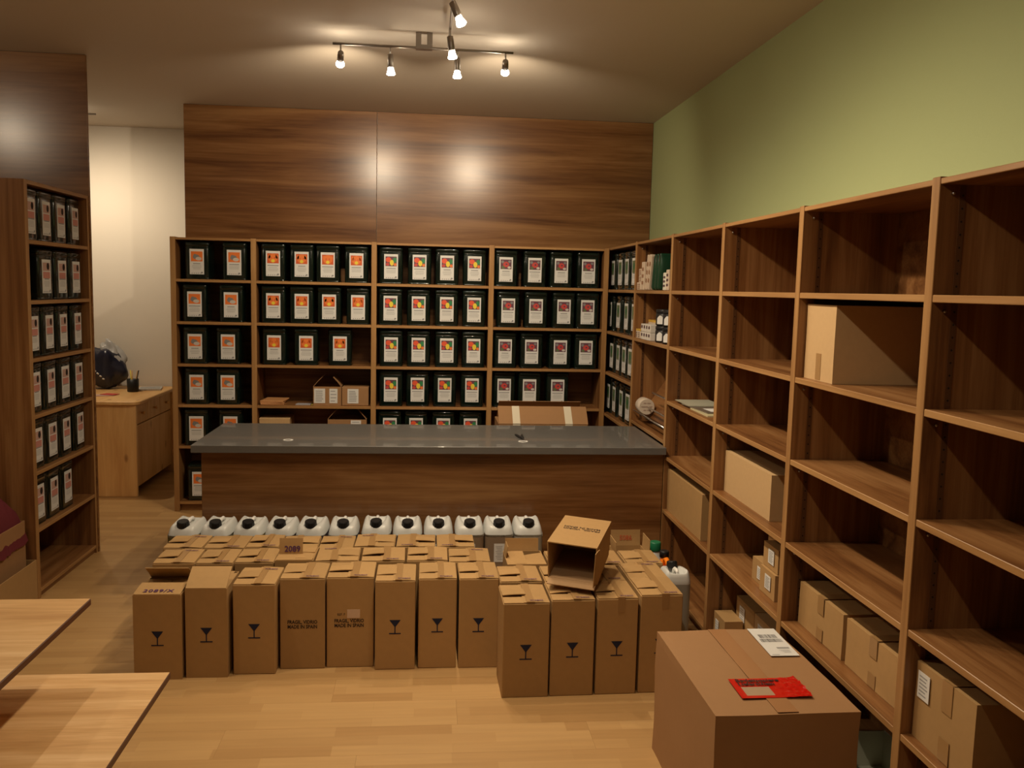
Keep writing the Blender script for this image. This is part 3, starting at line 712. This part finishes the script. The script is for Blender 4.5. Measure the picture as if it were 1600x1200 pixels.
# ------------------------------------------------------------------ boxes on the right shelving
def small_label(w_, h_, lines=5):
    key = ('sl', w_, h_, lines)
    if key not in CACHE:
        m = MB(); m.box(-w_/2, w_/2, -.001, 0, -h_/2, h_/2, paper); r_ = random.Random(lines + int(w_*1000))
        for k in range(lines):
            z = h_*.34 - k*h_*.68/max(1, lines - 1); q = w_*.36*(.5 + .5*r_.random()); m.rect(-w_*.36, q, z - h_*.035, z + h_*.02, -.0013, greyink)
        CACHE[key] = m.mesh('sticker')
    return CACHE[key]
def shelf_box(name, y0, y1, x0, x1, z, h, label, mat=card, tape_=None, lab=None, group='cartons on the right shelving', seed=1, amp=.003, rz=0):
    w_, d = abs(y1 - y0), x1 - x0
    e = empty(name, ((x0+x1)/2, (y0+y1)/2, z + .0006), (0, 0, R(-90 + rz))); tag(e, label, 'box', group)   # local -Y faces the room
    obj('body', crumple(w_, d, h, mat, n=8, amp=amp, seed=seed), e)
    if tape_:
        m = MB(); x = tape_*w_
        m.box(x - .022, x + .022, -d/2 - .0028, -d/2 - .0018, h*.62, h + .003, tape); m.box(x - .022, x + .022, -d/2 - .0028, -d/2 - .0018, 0.002, h*.3, tape)
        m.box(x - .022, x + .022, -d/2, d/2, h + .002, h + .003, tape); obj('tape', m.mesh('tape'), e)
    for l in (lab or []): obj('sticker', small_label(l[2], l[3], l[4]), e, (l[0], -d/2 - .0025, l[1]))
    return e
b = shelf_box('cardboard_box', -1.625, -2.21, .02, .30, RZ[5], .218, 'wide brown box on shelf right of the counter end', card, amp=.002)
b = shelf_box('cardboard_box', -2.41, -2.93, .05, .32, RZ[4], .178, 'plain pale box alone on shelf, third bay from the corner', card_lt, amp=.001, seed=2)
b = shelf_box('cardboard_box', -3.208, -3.42, .03, .33, RZ[2], .25, 'tall plain carton on the second shelf near green wall', card_lt, seed=4, amp=.0015)
m = MB(); m.box(-.018, .018, -.1518, -.151, .004, .09, tape); obj('tape', m.mesh('tape'), b)
shelf_box('cardboard_box', -3.212, -3.535, .06, .32, RZ[5], .148, 'taped flat box, left of a pair on the shelf', card, tape_=.02, seed=6)
shelf_box('cardboard_box', -3.560, -3.885, .06, .32, RZ[5], .148, 'taped flat box, right of a pair on the shelf', card, tape_=.02, seed=8)
shelf_box('cardboard_box', -4.00, -4.255, .03, .33, RZ[5], .205, 'carton with white text sticker at the lower right edge', card, tape_=.06, lab=[(-.085, .150, .052, .07, 6)], seed=9)
SB = .092
shelf_box('small_carton', -2.735, -2.86, .07, .20, RZ[5], SB, 'small labelled carton, lower left of the stack of four', card, lab=[(.02, .045, .045, .05, 6)], group='small cartons stacked on the shelf', amp=.001)
shelf_box('small_carton', -2.868, -3.015, .05, .19, RZ[5], SB + .008, 'small labelled carton, lower right of the stack of four', card, lab=[(.01, .055, .055, .055, 7)], group='small cartons stacked on the shelf', amp=.001)
shelf_box('small_carton', -2.76, -2.86, .12, .24, RZ[5] + SB + .002, SB + .03, 'small carton, upper left of the stack of four', card_lt, lab=[(.03, .02, .022, .03, 2)], group='small cartons stacked on the shelf', amp=.001)
shelf_box('small_carton', -2.868, -3.01, .06, .19, RZ[5] + SB + .0105, SB, 'small labelled carton, upper right of the stack of four', card, lab=[(.01, .05, .055, .055, 7)], group='small cartons stacked on the shelf', amp=.001)
shelf_box('small_carton', -2.45, -2.66, .12, .26, RZ[6], .178, 'labelled carton in bottom shelf corner, behind the shipping carton, left', card, lab=[(-.03, .12, .06, .06, 5)], group='small cartons on the bottom shelf', amp=.001)
shelf_box('small_carton', -2.665, -2.87, .12, .26, RZ[6], .178, 'labelled carton on bottom shelf behind the shipping carton, right', card_lt, lab=[(-.03, .12, .06, .06, 5)], group='small cartons on the bottom shelf', amp=.001)
shelf_box('small_carton', -2.42, -2.56, .03, .11, RZ[6], .10, 'low carton at the front of the bottom shelf corner', card, lab=[(-.02, .05, .04, .05, 4)], group='small cartons on the bottom shelf', amp=.001)
# pale lid on the lower shelf at the frame bottom
e = empty('white_box', (0.10, -3.72, RZ[6] + .0006)); tag(e, 'pale open tray on bottom shelf beside the shipping carton', 'box')
obj('tray', carton_body(.24, .36, .12, plain('pale_board', (.55, .56, .45), .6), True), e)

# brochures on shelf
e = empty('brochures', (.13, -1.93, RZ[3] + .0006)); tag(e, 'stack of printed brochures lying flat on an otherwise empty shelf', 'brochures')
m = MB(); m.box(-.10, .10, -.27, .0, 0, .006, plain('brochure_yellow', (.55, .50, .30), .35)); obj('brochure', m.mesh('brochure'), e)
m = MB(); m.box(-.095, .105, -.20, .14, .0062, .010, plain('brochure_dark', (.16, .13, .10), .3)); m.face([(-.06,-.16,.0103),(.03,-.16,.0103),(.03,-.05,.0103),(-.06,-.05,.0103)], paper); obj('brochure', m.mesh('brochure'), e, (0, 0, 0), (0, 0, R(4)))
m = MB(); m.box(-.10, .08, .02, .27, .0105, .013, plain('brochure_grey', (.42, .42, .33), .35)); obj('brochure', m.mesh('brochure'), e)

explode(e, 'brochure', 'brochure', ['yellowish brochure at the bottom of the pile, front right on empty shelf', 'dark brochure with a white patch in the shelf pile', 'grey-green brochure lying at the left on empty shelf'], 'brochures on the shelf')

# slanted display in bay two
e = empty('display_rack', (0, -1.193, .785)); tag(e, 'slanted walnut display board with three metal rods in shelving', 'rack')
a0, b0 = Vector((.075, 0, .035)), Vector((.285, 0, .345)); dv = (b0 - a0); an = math.atan2(dv.z, dv.x)
obj('display_board', bbox_mesh(dv.length, RW - T - .014, .016, wy, .0015, ((0, 1, 0), ey)), e, (a0 + b0)/2, (0, -an, 0))
for x_, z_, y0_, y1_ in ((.012, .062, .36, -.365), (.05, .105, .15, -.365), (.065, .196, .12, -.365)):
    m = MB(); m.tube([(x_, y0_, z_), (x_, y1_, z_)], .0055, alu, 10); obj('rod', m.mesh('rod'), e)
e2 = empty('round_tin', (.044, -1.032, .892)); tag(e2, 'round pale printed roll lying on the display rods, end towards camera', 'tin')
m = MB(); m.lathe([(.045, .10), (.047, .098), (.047, .002), (.045, 0)], plain('cream_card', (.62, .53, .43), .5), 32, 'y'); obj('body', m.mesh('body'), e2)
m = MB(); fp = plain('faded_print', (.36, .26, .20), .6)
for k in range(6):
    t = k*1.05; m.disc(.024*math.cos(t), .024*math.sin(t), .010 + .003*(k % 2), .004, -.0005, fp, 8)
m.rect(-.026, .026, -.004, .003, -.0006, fp); obj('print', m.mesh('print'), e2)

# packets and bags in bay two, top rows (local: everything faces -X)
def packet(name, y, x, z, w_, h_, d, mat, label, cat, group, lean=0.0, print_=None):
    e = empty(name, (x + d/2, y, z + .0006 + w_/2*math.sin(R(lean))), (R(lean), 0, 0)); tag(e, label, cat, group)
    obj('pack', bbox_mesh(d, w_, h_, mat, .003), e, (0, 0, h_/2))
    if print_:
        m = MB()
        for k in range(3): m.face([(-d/2 - .0006, w_*.36, h_*(.2 + .24*k)), (-d/2 - .0006, -w_*.36, h_*(.2 + .24*k)), (-d/2 - .0006, -w_*.36, h_*(.32 + .24*k)), (-d/2 - .0006, w_*.36, h_*(.32 + .24*k))], print_)
        obj('print', m.mesh('print'), e)
    return e
cream = plain('cream_pack', (.62, .50, .38), .55); brownp = plain('brown_print', (.30, .16, .09), .6); greenb = plain('dark_green_bag', (.008, .05, .022), .4)
zt = RZ[1]; gp = 'small packets on the top shelf'
pale = plain('pale_pack', (.68, .66, .56), .5); darkp = plain('dark_print', (.10, .05, .06), .5)
packet('paper_packet', -.868, .006, zt, .095, .046, .08, cream, 'low cream packet at the left of the packet pile, top shelf', 'packet', gp, 0, brownp)
packet('paper_packet', -.880, .010, zt + .0466, .068, .040, .08, cream, 'cream packet lying on the lowest packet, top shelf', 'packet', gp, 0, brownp)
packet('paper_packet', -.880, .010, zt + .0872, .068, .040, .08, cream, 'cream packet topmost on the leftmost pile, top shelf', 'packet', gp, 0, brownp)
packet('paper_packet', -.951, .008, zt, .062, .165, .07, cream, 'upright cream packet between the low pile and leaning packs', 'packet', gp, 0, brownp)
for k, (y, lb) in enumerate(((-1.012, 'tall slim cream pack leaning right, beside the upright packet'), (-1.066, 'tall slim cream pack leaning right, beside green pouches'))):
    packet('tea_pack', y, .012, zt, .046, .200, .06, cream, lb, 'packet', 'leaning packs on the top shelf', 13, brownp)
for k in range(3):
    y = -1.135 - k*.064
    e = empty('tea_bag_pouch', (.062, y, zt + .0062), (R(12 - 1.0*k), 0, 0)); tag(e, f'dark green folded pouch on the top shelf near the corner, {side(k, 3)}', 'pouch', 'dark green pouches')
    m = MB(); m.rings([[(x, yy, z) for x, yy in sup(.045*sx, .029*sy, 0, 20, 4)] for z, sx, sy in ((0, .9, .9), (.01, 1, 1), (.13, 1, .95), (.17, .98, .5), (.190, .97, .14), (.200, .97, .12))], greenb)
    obj('pouch', m.mesh('pouch'), e)
    m = MB(); m.box(-.0475, -.0465, -.004, .004, .155, .192, steel); obj('clip', m.mesh('clip'), e)
packet('paper_packet', -1.435, .008, zt, .052, .095, .05, pale, 'white packet with dark print right of the green pouches', 'packet', gp, 0, darkp)
packet('paper_packet', -1.495, .008, zt, .050, .110, .05, cream, 'cream packet squeezed near the upright on the top shelf', 'packet', gp, 0, darkp)
packet('paper_packet', -1.500, .062, zt, .060, .195, .06, pale, 'tall white pack behind the cream one, top shelf', 'packet', gp, 0, darkp)
zt = RZ[2]
whitep = plain('white_pack', (.74, .70, .64), .45); goldp = plain('gold_foil', (.75, .48, .08), .3)
for k, (y, lb) in enumerate(((-.868, 'first'), (-.922, 'second'))):
    pk = packet('tea_packet', y, .006, zt, .046, .046, .05, cream, f'small cream pack with gold top, {lb} from the left on its shelf', 'packet', 'gold-topped packs on the second shelf', 0, darkp)
    m = MB(); m.box(-.025, .025, -.023, .023, .0462, .056, goldp); obj('foil_top', m.mesh('foil_top'), pk)
for k, (y, lb) in enumerate(((-.895, 'left'), (-.965, 'middle'), (-1.035, 'right'))):
    pk = packet('tea_packet', y, .075, zt, .060, .100, .05, cream, f'cream pack with gold top behind the white packs, {lb} of three', 'packet', 'gold-topped packs on the second shelf', 0, darkp)
    m = MB(); m.box(-.025, .025, -.030, .030, .1002, .112, goldp); obj('foil_top', m.mesh('foil_top'), pk)
for lvl in range(2):
    for k in range(4):
        e = empty('spice_pack', (.038, -.985 - k*.056, zt + .0006 + lvl*.0465)); tag(e, f'tiny white pack with dark window, {"lower" if lvl == 0 else "upper"} row, {side(k, 4)}', 'packet', 'white packs on the second shelf')
        obj('pack', bbox_mesh(.06, .054, .045, whitep, .002), e, (0, 0, .0225))
        m = MB(); m.face([(-.0308, .016, .020), (-.0308, -.016, .020), (-.0308, -.016, .037), (-.0308, .016, .037)], darkp); obj('window', m.mesh('window'), e)
for lvl in range(2):
    for k in range(2):
        y = -1.285 - k*.145
        e = empty('black_jar', (.078, y, zt + .0006 + lvl*.0925)); tag(e, f'black round jar with white label patch, {"lower" if lvl == 0 else "upper"} {"left" if k == 0 else "right"} of four', 'jar', 'black jars on the second shelf')
        m = MB(); m.lathe([(.060, 0), (.066, .005), (.066, .066), (.060, .070)], black_pl, 26); obj('body', m.mesh('body'), e)
        m = MB(); m.lathe([(.064, .0702), (.0655, .073), (.0655, .088), (.062, .091)], black_pl, 26); obj('lid', m.mesh('lid'), e)
        m = MB(); n = 8; t0, t1 = math.pi + .25, math.pi + 1.5
        for q in range(n):
            a, b_ = t0 + (t1 - t0)*q/n, t0 + (t1 - t0)*(q+1)/n; r_ = .0668
            ha, hb = .014 + .048*max(0, 1 - abs(q/n - .3)*1.4), .014 + .048*max(0, 1 - abs((q+1)/n - .3)*1.4)
            m.face([(r_*math.cos(a), r_*math.sin(a), .010), (r_*math.cos(b_), r_*math.sin(b_), .010), (r_*math.cos(b_), r_*math.sin(b_), hb), (r_*math.cos(a), r_*math.sin(a), ha)], paper)
        obj('label_patch', m.mesh('label_patch'), e)

# ------------------------------------------------------------------ boxes on the back shelving, second bay
zb = BZ[4]
def front_box(name, x0, x1, y0, y1, z, h, mat, label, cat='box', group='cartons on the back shelving', labs=(), openflaps=0):
    e = empty(name, ((x0+x1)/2, (y0+y1)/2, z + .0006)); tag(e, label, cat, group)
    obj('body', carton_body(x1-x0, y1-y0, h, mat, bool(openflaps)), e)
    if openflaps:
        f1 = flap(e, y1 - y0 - .01, openflaps, (-(x1-x0)/2 + .002, 0, h), -90, 48, mat); f2 = flap(e, y1 - y0 - .01, openflaps, ((x1-x0)/2 - .002, 0, h), 90, 50, mat)
    for l in labs: obj('paper_label', small_label(*l[2:]), e, (l[0], -(y1-y0)/2 - .0003, l[1]))
    return e
front_box('parcel_box', -2.028, -1.838, .03, .24, zb, .13, card_br, 'open brown box with two white labels on a back shelf', labs=[(-.052, .066, .075, .10, 6), (.042, .066, .055, .10, 4)], openflaps=.085)
front_box('parcel_box', -1.834, -1.652, .03, .24, zb, .128, card_br, 'closed brown box with one white label against the upright', labs=[(-.015, .066, .075, .10, 7)])
e = empty('padded_envelopes', (-2.31, .12, zb + .0006)); tag(e, 'pile of orange-brown padded envelopes on a back shelf', 'envelopes')
env = plain('envelope_paper', (.60, .30, .12), .6)
for k in range(3): obj('envelope', bbox_mesh(.155, .20, .009, env, .003), e, (.004*k, .0, .005 + .0096*k), (0, 0, R(3 - 4*k)))
explode(e, 'padded_envelope', 'envelope', ['orange-brown padded envelope, bottom of the pile on back shelf', 'orange-brown padded envelope, middle of the pile on back shelf', 'orange-brown padded envelope, top of the pile on back shelf'], 'padded envelopes')
e = empty('paper_slip', (-2.10, .08, zb + .0006)); tag(e, 'flat pale paper slip lying between envelopes and open box', 'paper')
m = MB(); m.box(-.05, .05, -.04, .04, 0, .003, plain('slip_blue', (.42, .42, .46), .5)); obj('slip', m.mesh('slip'), e)
m = MB(); m.box(.055, .09, -.03, .03, 0, .004, plain('slip_yellow', (.60, .55, .10), .5)); obj('slip', m.mesh('slip'), e)
explode(e, 'paper_slip', 'paper', ['flat pale blue paper slip between the envelopes and open box', 'small yellow slip beside the pale blue slip on back shelf'])
zb = BZ[5]
front_box('parcel_box', -2.394, -2.188, .03, .25, zb, .19, card_lt, 'pale low box just above the worktop, second back bay')
front_box('parcel_box', -1.93, -1.665, .03, .25, zb, .185, card_br, 'open brown box with raised flaps just above the worktop', labs=[(.06, .14, .07, .08, 4)], openflaps=.085)
# large taped carton behind the counter
e = empty('taped_carton', (-.50, -.36, 0)); tag(e, 'large brown carton with two printed tape strips behind the counter', 'box')
obj('body', carton_body(.58, .34, .705, card_br, False), e)
f_ = flap(e, .58, .15, (0, -.17, .705), 0, 42, card_br); flap(e, .55, .17, (0, .168, .705), 180, 45, card_br)
for x in (-.175, .165):
    m = MB(); m.box(-.024, .024, -.1715, -.1706, .45, .706, tape_w); obj('tape', m.mesh('tape'), e, (x, 0, 0))
    m = MB(); m.box(-.024, .024, .0, .148, .0052, .0058, tape_w); obj('tape', m.mesh('tape'), f_, (x, 0, 0))

# ------------------------------------------------------------------ pen on the counter
e = empty('ballpoint_pens', (-.748, -1.37, .7606), (0, 0, R(-83))); tag(e, 'two black pens lying on the worktop', 'pens')
m = MB(); m.tube([(-.07, 0, .006), (-.05, 0, .007), (.05, 0, .007), (.07, 0, .005)], [.003, .0065, .0065, .002], black_pl, 10); obj('pen', m.mesh('pen'), e, (0, 0, 0), (0, 0, R(5)))
obj('pen', m.mesh('pen'), e, (.01, .017, 0), (0, 0, R(-9)))

explode(e, 'ballpoint_pen', 'pen', ['black pen lying on the worktop, nearer the counter front', 'black pen lying on the worktop, second of the pair'], 'pens on the worktop')

# ------------------------------------------------------------------ pine desk and what lies on it
dk = empty('pine_desk', (-3.75, .9, 0)); tag(dk, 'knotty pine desk with drawers by the white back wall', 'desk')
board('end_panel', -.375, .415, -.475, -.45, 0, .672, pine, dk, .003)
board('end_panel', -.375, .415, .45, .475, 0, .672, pine, dk, .003)
board('back_panel', -.375, -.355, -.4495, .4495, .05, .672, pine, dk)
board('carcass', -.354, .38, -.4495, .4495, .06, .668, pine, dk)
m = MB(); rs = []
def deskring(z, s):
    pts = []; x0, x1, y0, y1, r_ = -.40, .445, -.50, .495, .06
    pts += [(x0, y1), (x0, y0)]
    for k in range(7): t = -math.pi/2 + k*math.pi/12; pts.append((x1 - r_ + r_*math.cos(t), y0 + r_ + r_*math.sin(t)))
    pts.append((x1, y1)); return [(x*s, y*s, z) for x, y in pts]
m.rings([deskring(.6725, .985), deskring(.677, 1), deskring(.695, 1), deskring(.70, .99)], pine_x, smooth=False); obj('desk_top', m.mesh('desk_top'), dk)
for k, (a, b) in enumerate(((-.445, -.155), (-.15, .15), (.155, .445))):
    dr = board('drawer', .381, .400, a, b, .52, .665, pine, dk, .003)
    m = MB(); m.lathe([(.008, 0), (.008, .012), (.014, .018), (.012, .026), (.004, .029)], pine, 12, 'x'); obj('knob', m.mesh('knob'), dr, (.0095, 0, 0))
board('door', .381, .400, -.445, .445, .06, .512, pine, dk, .003)
def blob(name, r, sq, mat, seed, amp=.3, fr=3.0, sub=4):
    bm = bmesh.new(); bmesh.ops.create_icosphere(bm, subdivisions=sub, radius=1.0)
    for v in bm.verts:
        p = v.co.copy(); k = 1 + amp*noise.noise(p*fr*.5 + Vector((seed, 0, 0))) + amp*.5*abs(noise.noise(p*fr*1.7 + Vector((0, seed, 0))))
        v.co = Vector((p.x*r*sq[0]*k, p.y*r*sq[1]*k, max(p.z, -.62)*r*sq[2]*k))
    mz = min(v.co.z for v in bm.verts)
    for v in bm.verts: v.co.z -= mz
    for f in bm.faces: f.smooth = True
    me = bpy.data.meshes.new(name); bm.to_mesh(me); bm.free(); me.materials.append(mat); return me
e = empty('shopping_bag', (-3.80, 1.20, .7008)); tag(e, 'crumpled navy and white plastic bag on the pine desk', 'bag')
navy = plain('navy_plastic', (.012, .014, .035), .28, .6)
obj('bag', blob('bag', .17, (.95, .6, 1.1), navy, 2.0, .35), e, (-.03, 0, 0))
obj('bag_top', blob('bag_top', .12, (.6, .5, 1.15), plain('grey_plastic', (.42, .42, .42), .3), 5.0, .45), e, (.10, .03, .14), (0, R(-28), 0))
m = MB()
for k in range(6): m.tube([(-.09 + k*.022, -.085 - .004*k, .17 - k*.022), (-.075 + k*.022, -.098, .155 - k*.02)], .006, paper, 6)
obj('print', m.mesh('print'), e, (-.01, -.02, .03))
e = empty('pen_cup', (-3.535, 1.0, .7006)); tag(e, 'black pen cup with pencils on the pine desk', 'pen holder')
m = MB(); m.lathe([(.038, 0), (.042, .004), (.044, .10), (.041, .10), (.038, .01)], black_pl, 20, cap1=True); obj('cup', m.mesh('cup'), e)
for k, (a, b_) in enumerate(((-.02, .03), (.0, -.01), (.025, .02), (.03, -.02))):
    m = MB(); m.tube([(a*.4, b_*.4, .012), (a*1.5, b_*1.3, .165)], .0042, (p_yel, pine, ink_k, card_lt)[k], 6); obj('pencil', m.mesh('pencil'), e)
e = empty('paper_sheets', (-3.66, .74, .7006)); tag(e, 'red and white paper scraps on the desk before the pen cup', 'paper')
m = MB(); m.box(-.09, .07, -.05, .05, 0, .004, p_pink); obj('sheet', m.mesh('sheet'), e, rot=(0, 0, R(14)))
m = MB(); m.box(-.06, .05, -.03, .05, .0045, .008, p_red); obj('sheet', m.mesh('sheet'), e, (.03, .02, 0), (0, 0, R(-20)))
explode(e, 'paper_sheet', 'paper', ['pinkish paper sheet lying flat on the pine desk', 'red paper lying on the pinkish sheet on the desk'])
e = empty('newspaper', (-3.47, 1.17, .7006), (0, 0, R(12))); tag(e, 'folded newspaper on the desk behind the pen cup', 'newspaper')
m = MB(); m.box(-.07, .10, -.10, .10, 0, .012, plain('newsprint', (.55, .53, .49), .7))
for k in range(6): zq(m, -.06, .09, -.09 + k*.03, -.078 + k*.03, greyink, .0124)
obj('pages', m.mesh('pages'), e)
e = empty('yellow_notepad', (-3.93, .68, .7006)); tag(e, 'yellow notepad at the left of the pine desk', 'notepad')
m = MB(); m.box(-.06, .10, -.06, .06, 0, .012, plain('pad_yellow', (.62, .50, .12), .6)); m.disc(0, 0, 0, 0, 0, p_grn, 3); obj('pad', m.mesh('pad'), e)

# ------------------------------------------------------------------ tables in the left foreground
def table(name, x0, x1, y0, y1, z, th, legs, label):
    cx_, cy_ = (x0+x1)/2, (y0+y1)/2
    e = empty(name, (cx_, cy_, 0)); tag(e, label, 'table', 'beech tables')
    board('table_top', x0-cx_, x1-cx_, y0-cy_, y1-cy_, z - th, z, tabw, e, .002, edge=((1, 0, 0), tabe))
    for (a, b) in legs: board('leg', a-.02-cx_, a+.02-cx_, y0 + .03 - cy_, y1 - .03 - cy_, 0, z - th, wz, e)
    board('stretcher', legs[0][0]-cx_+.021, legs[1][0]-cx_-.021, -.02, .02, z - th - .12, z - th - .002, wx, e)
    return e
table('display_table', -3.50, -2.108, -4.75, -3.809, .75, .018, [(-3.40, 0), (-2.86, 0)], 'higher beech table top, left edge of the picture')
table('display_table', -2.80, -1.912, -4.65, -3.813, .55, .018, [(-2.70, 0), (-2.30, 0)], 'lower beech table tucked under the higher one, bottom left')

# ------------------------------------------------------------------ cartons and cloth beside the left shelving
e = empty('floor_carton', (-3.33, -2.06, 0)); tag(e, 'low open cardboard box on the floor against the left shelving', 'box', 'boxes at the left edge')
obj('body', carton_body(.40, .66, .205, card, True), e)
e = empty('stacked_carton', (-3.36, -1.90, .0055)); tag(e, 'taller cardboard box standing in the low box at left edge', 'box', 'boxes at the left edge')
obj('body', carton_body(.32, .30, .40, card_br, True), e, (.03, 0, 0))
e = empty('red_cloth', (-3.35, -1.93, .402)); tag(e, 'dark red cloth heaped on the box at left edge', 'cloth')
bm = bmesh.new(); bmesh.ops.create_grid(bm, x_segments=40, y_segments=40, size=.19)
for v in bm.verts:
    r_ = max(abs(v.co.x), abs(v.co.y))/.19; p = v.co*9
    v.co.z = .15*max(0, 1 - r_**2.2) + .05*noise.noise(p) + .03*abs(noise.noise(p*2.3)) + .018 + (.10 if False else 0) - (.19*max(0, v.co.x - .15)/.04*.6 if v.co.x > .15 else 0)
for f in bm.faces: f.smooth = True
me = bpy.data.meshes.new('cloth'); bm.to_mesh(me); bm.free(); me.materials.append(plain('red_fabric', (.13, .022, .028), .85, .2, var=.1)); obj('cloth', me, e)
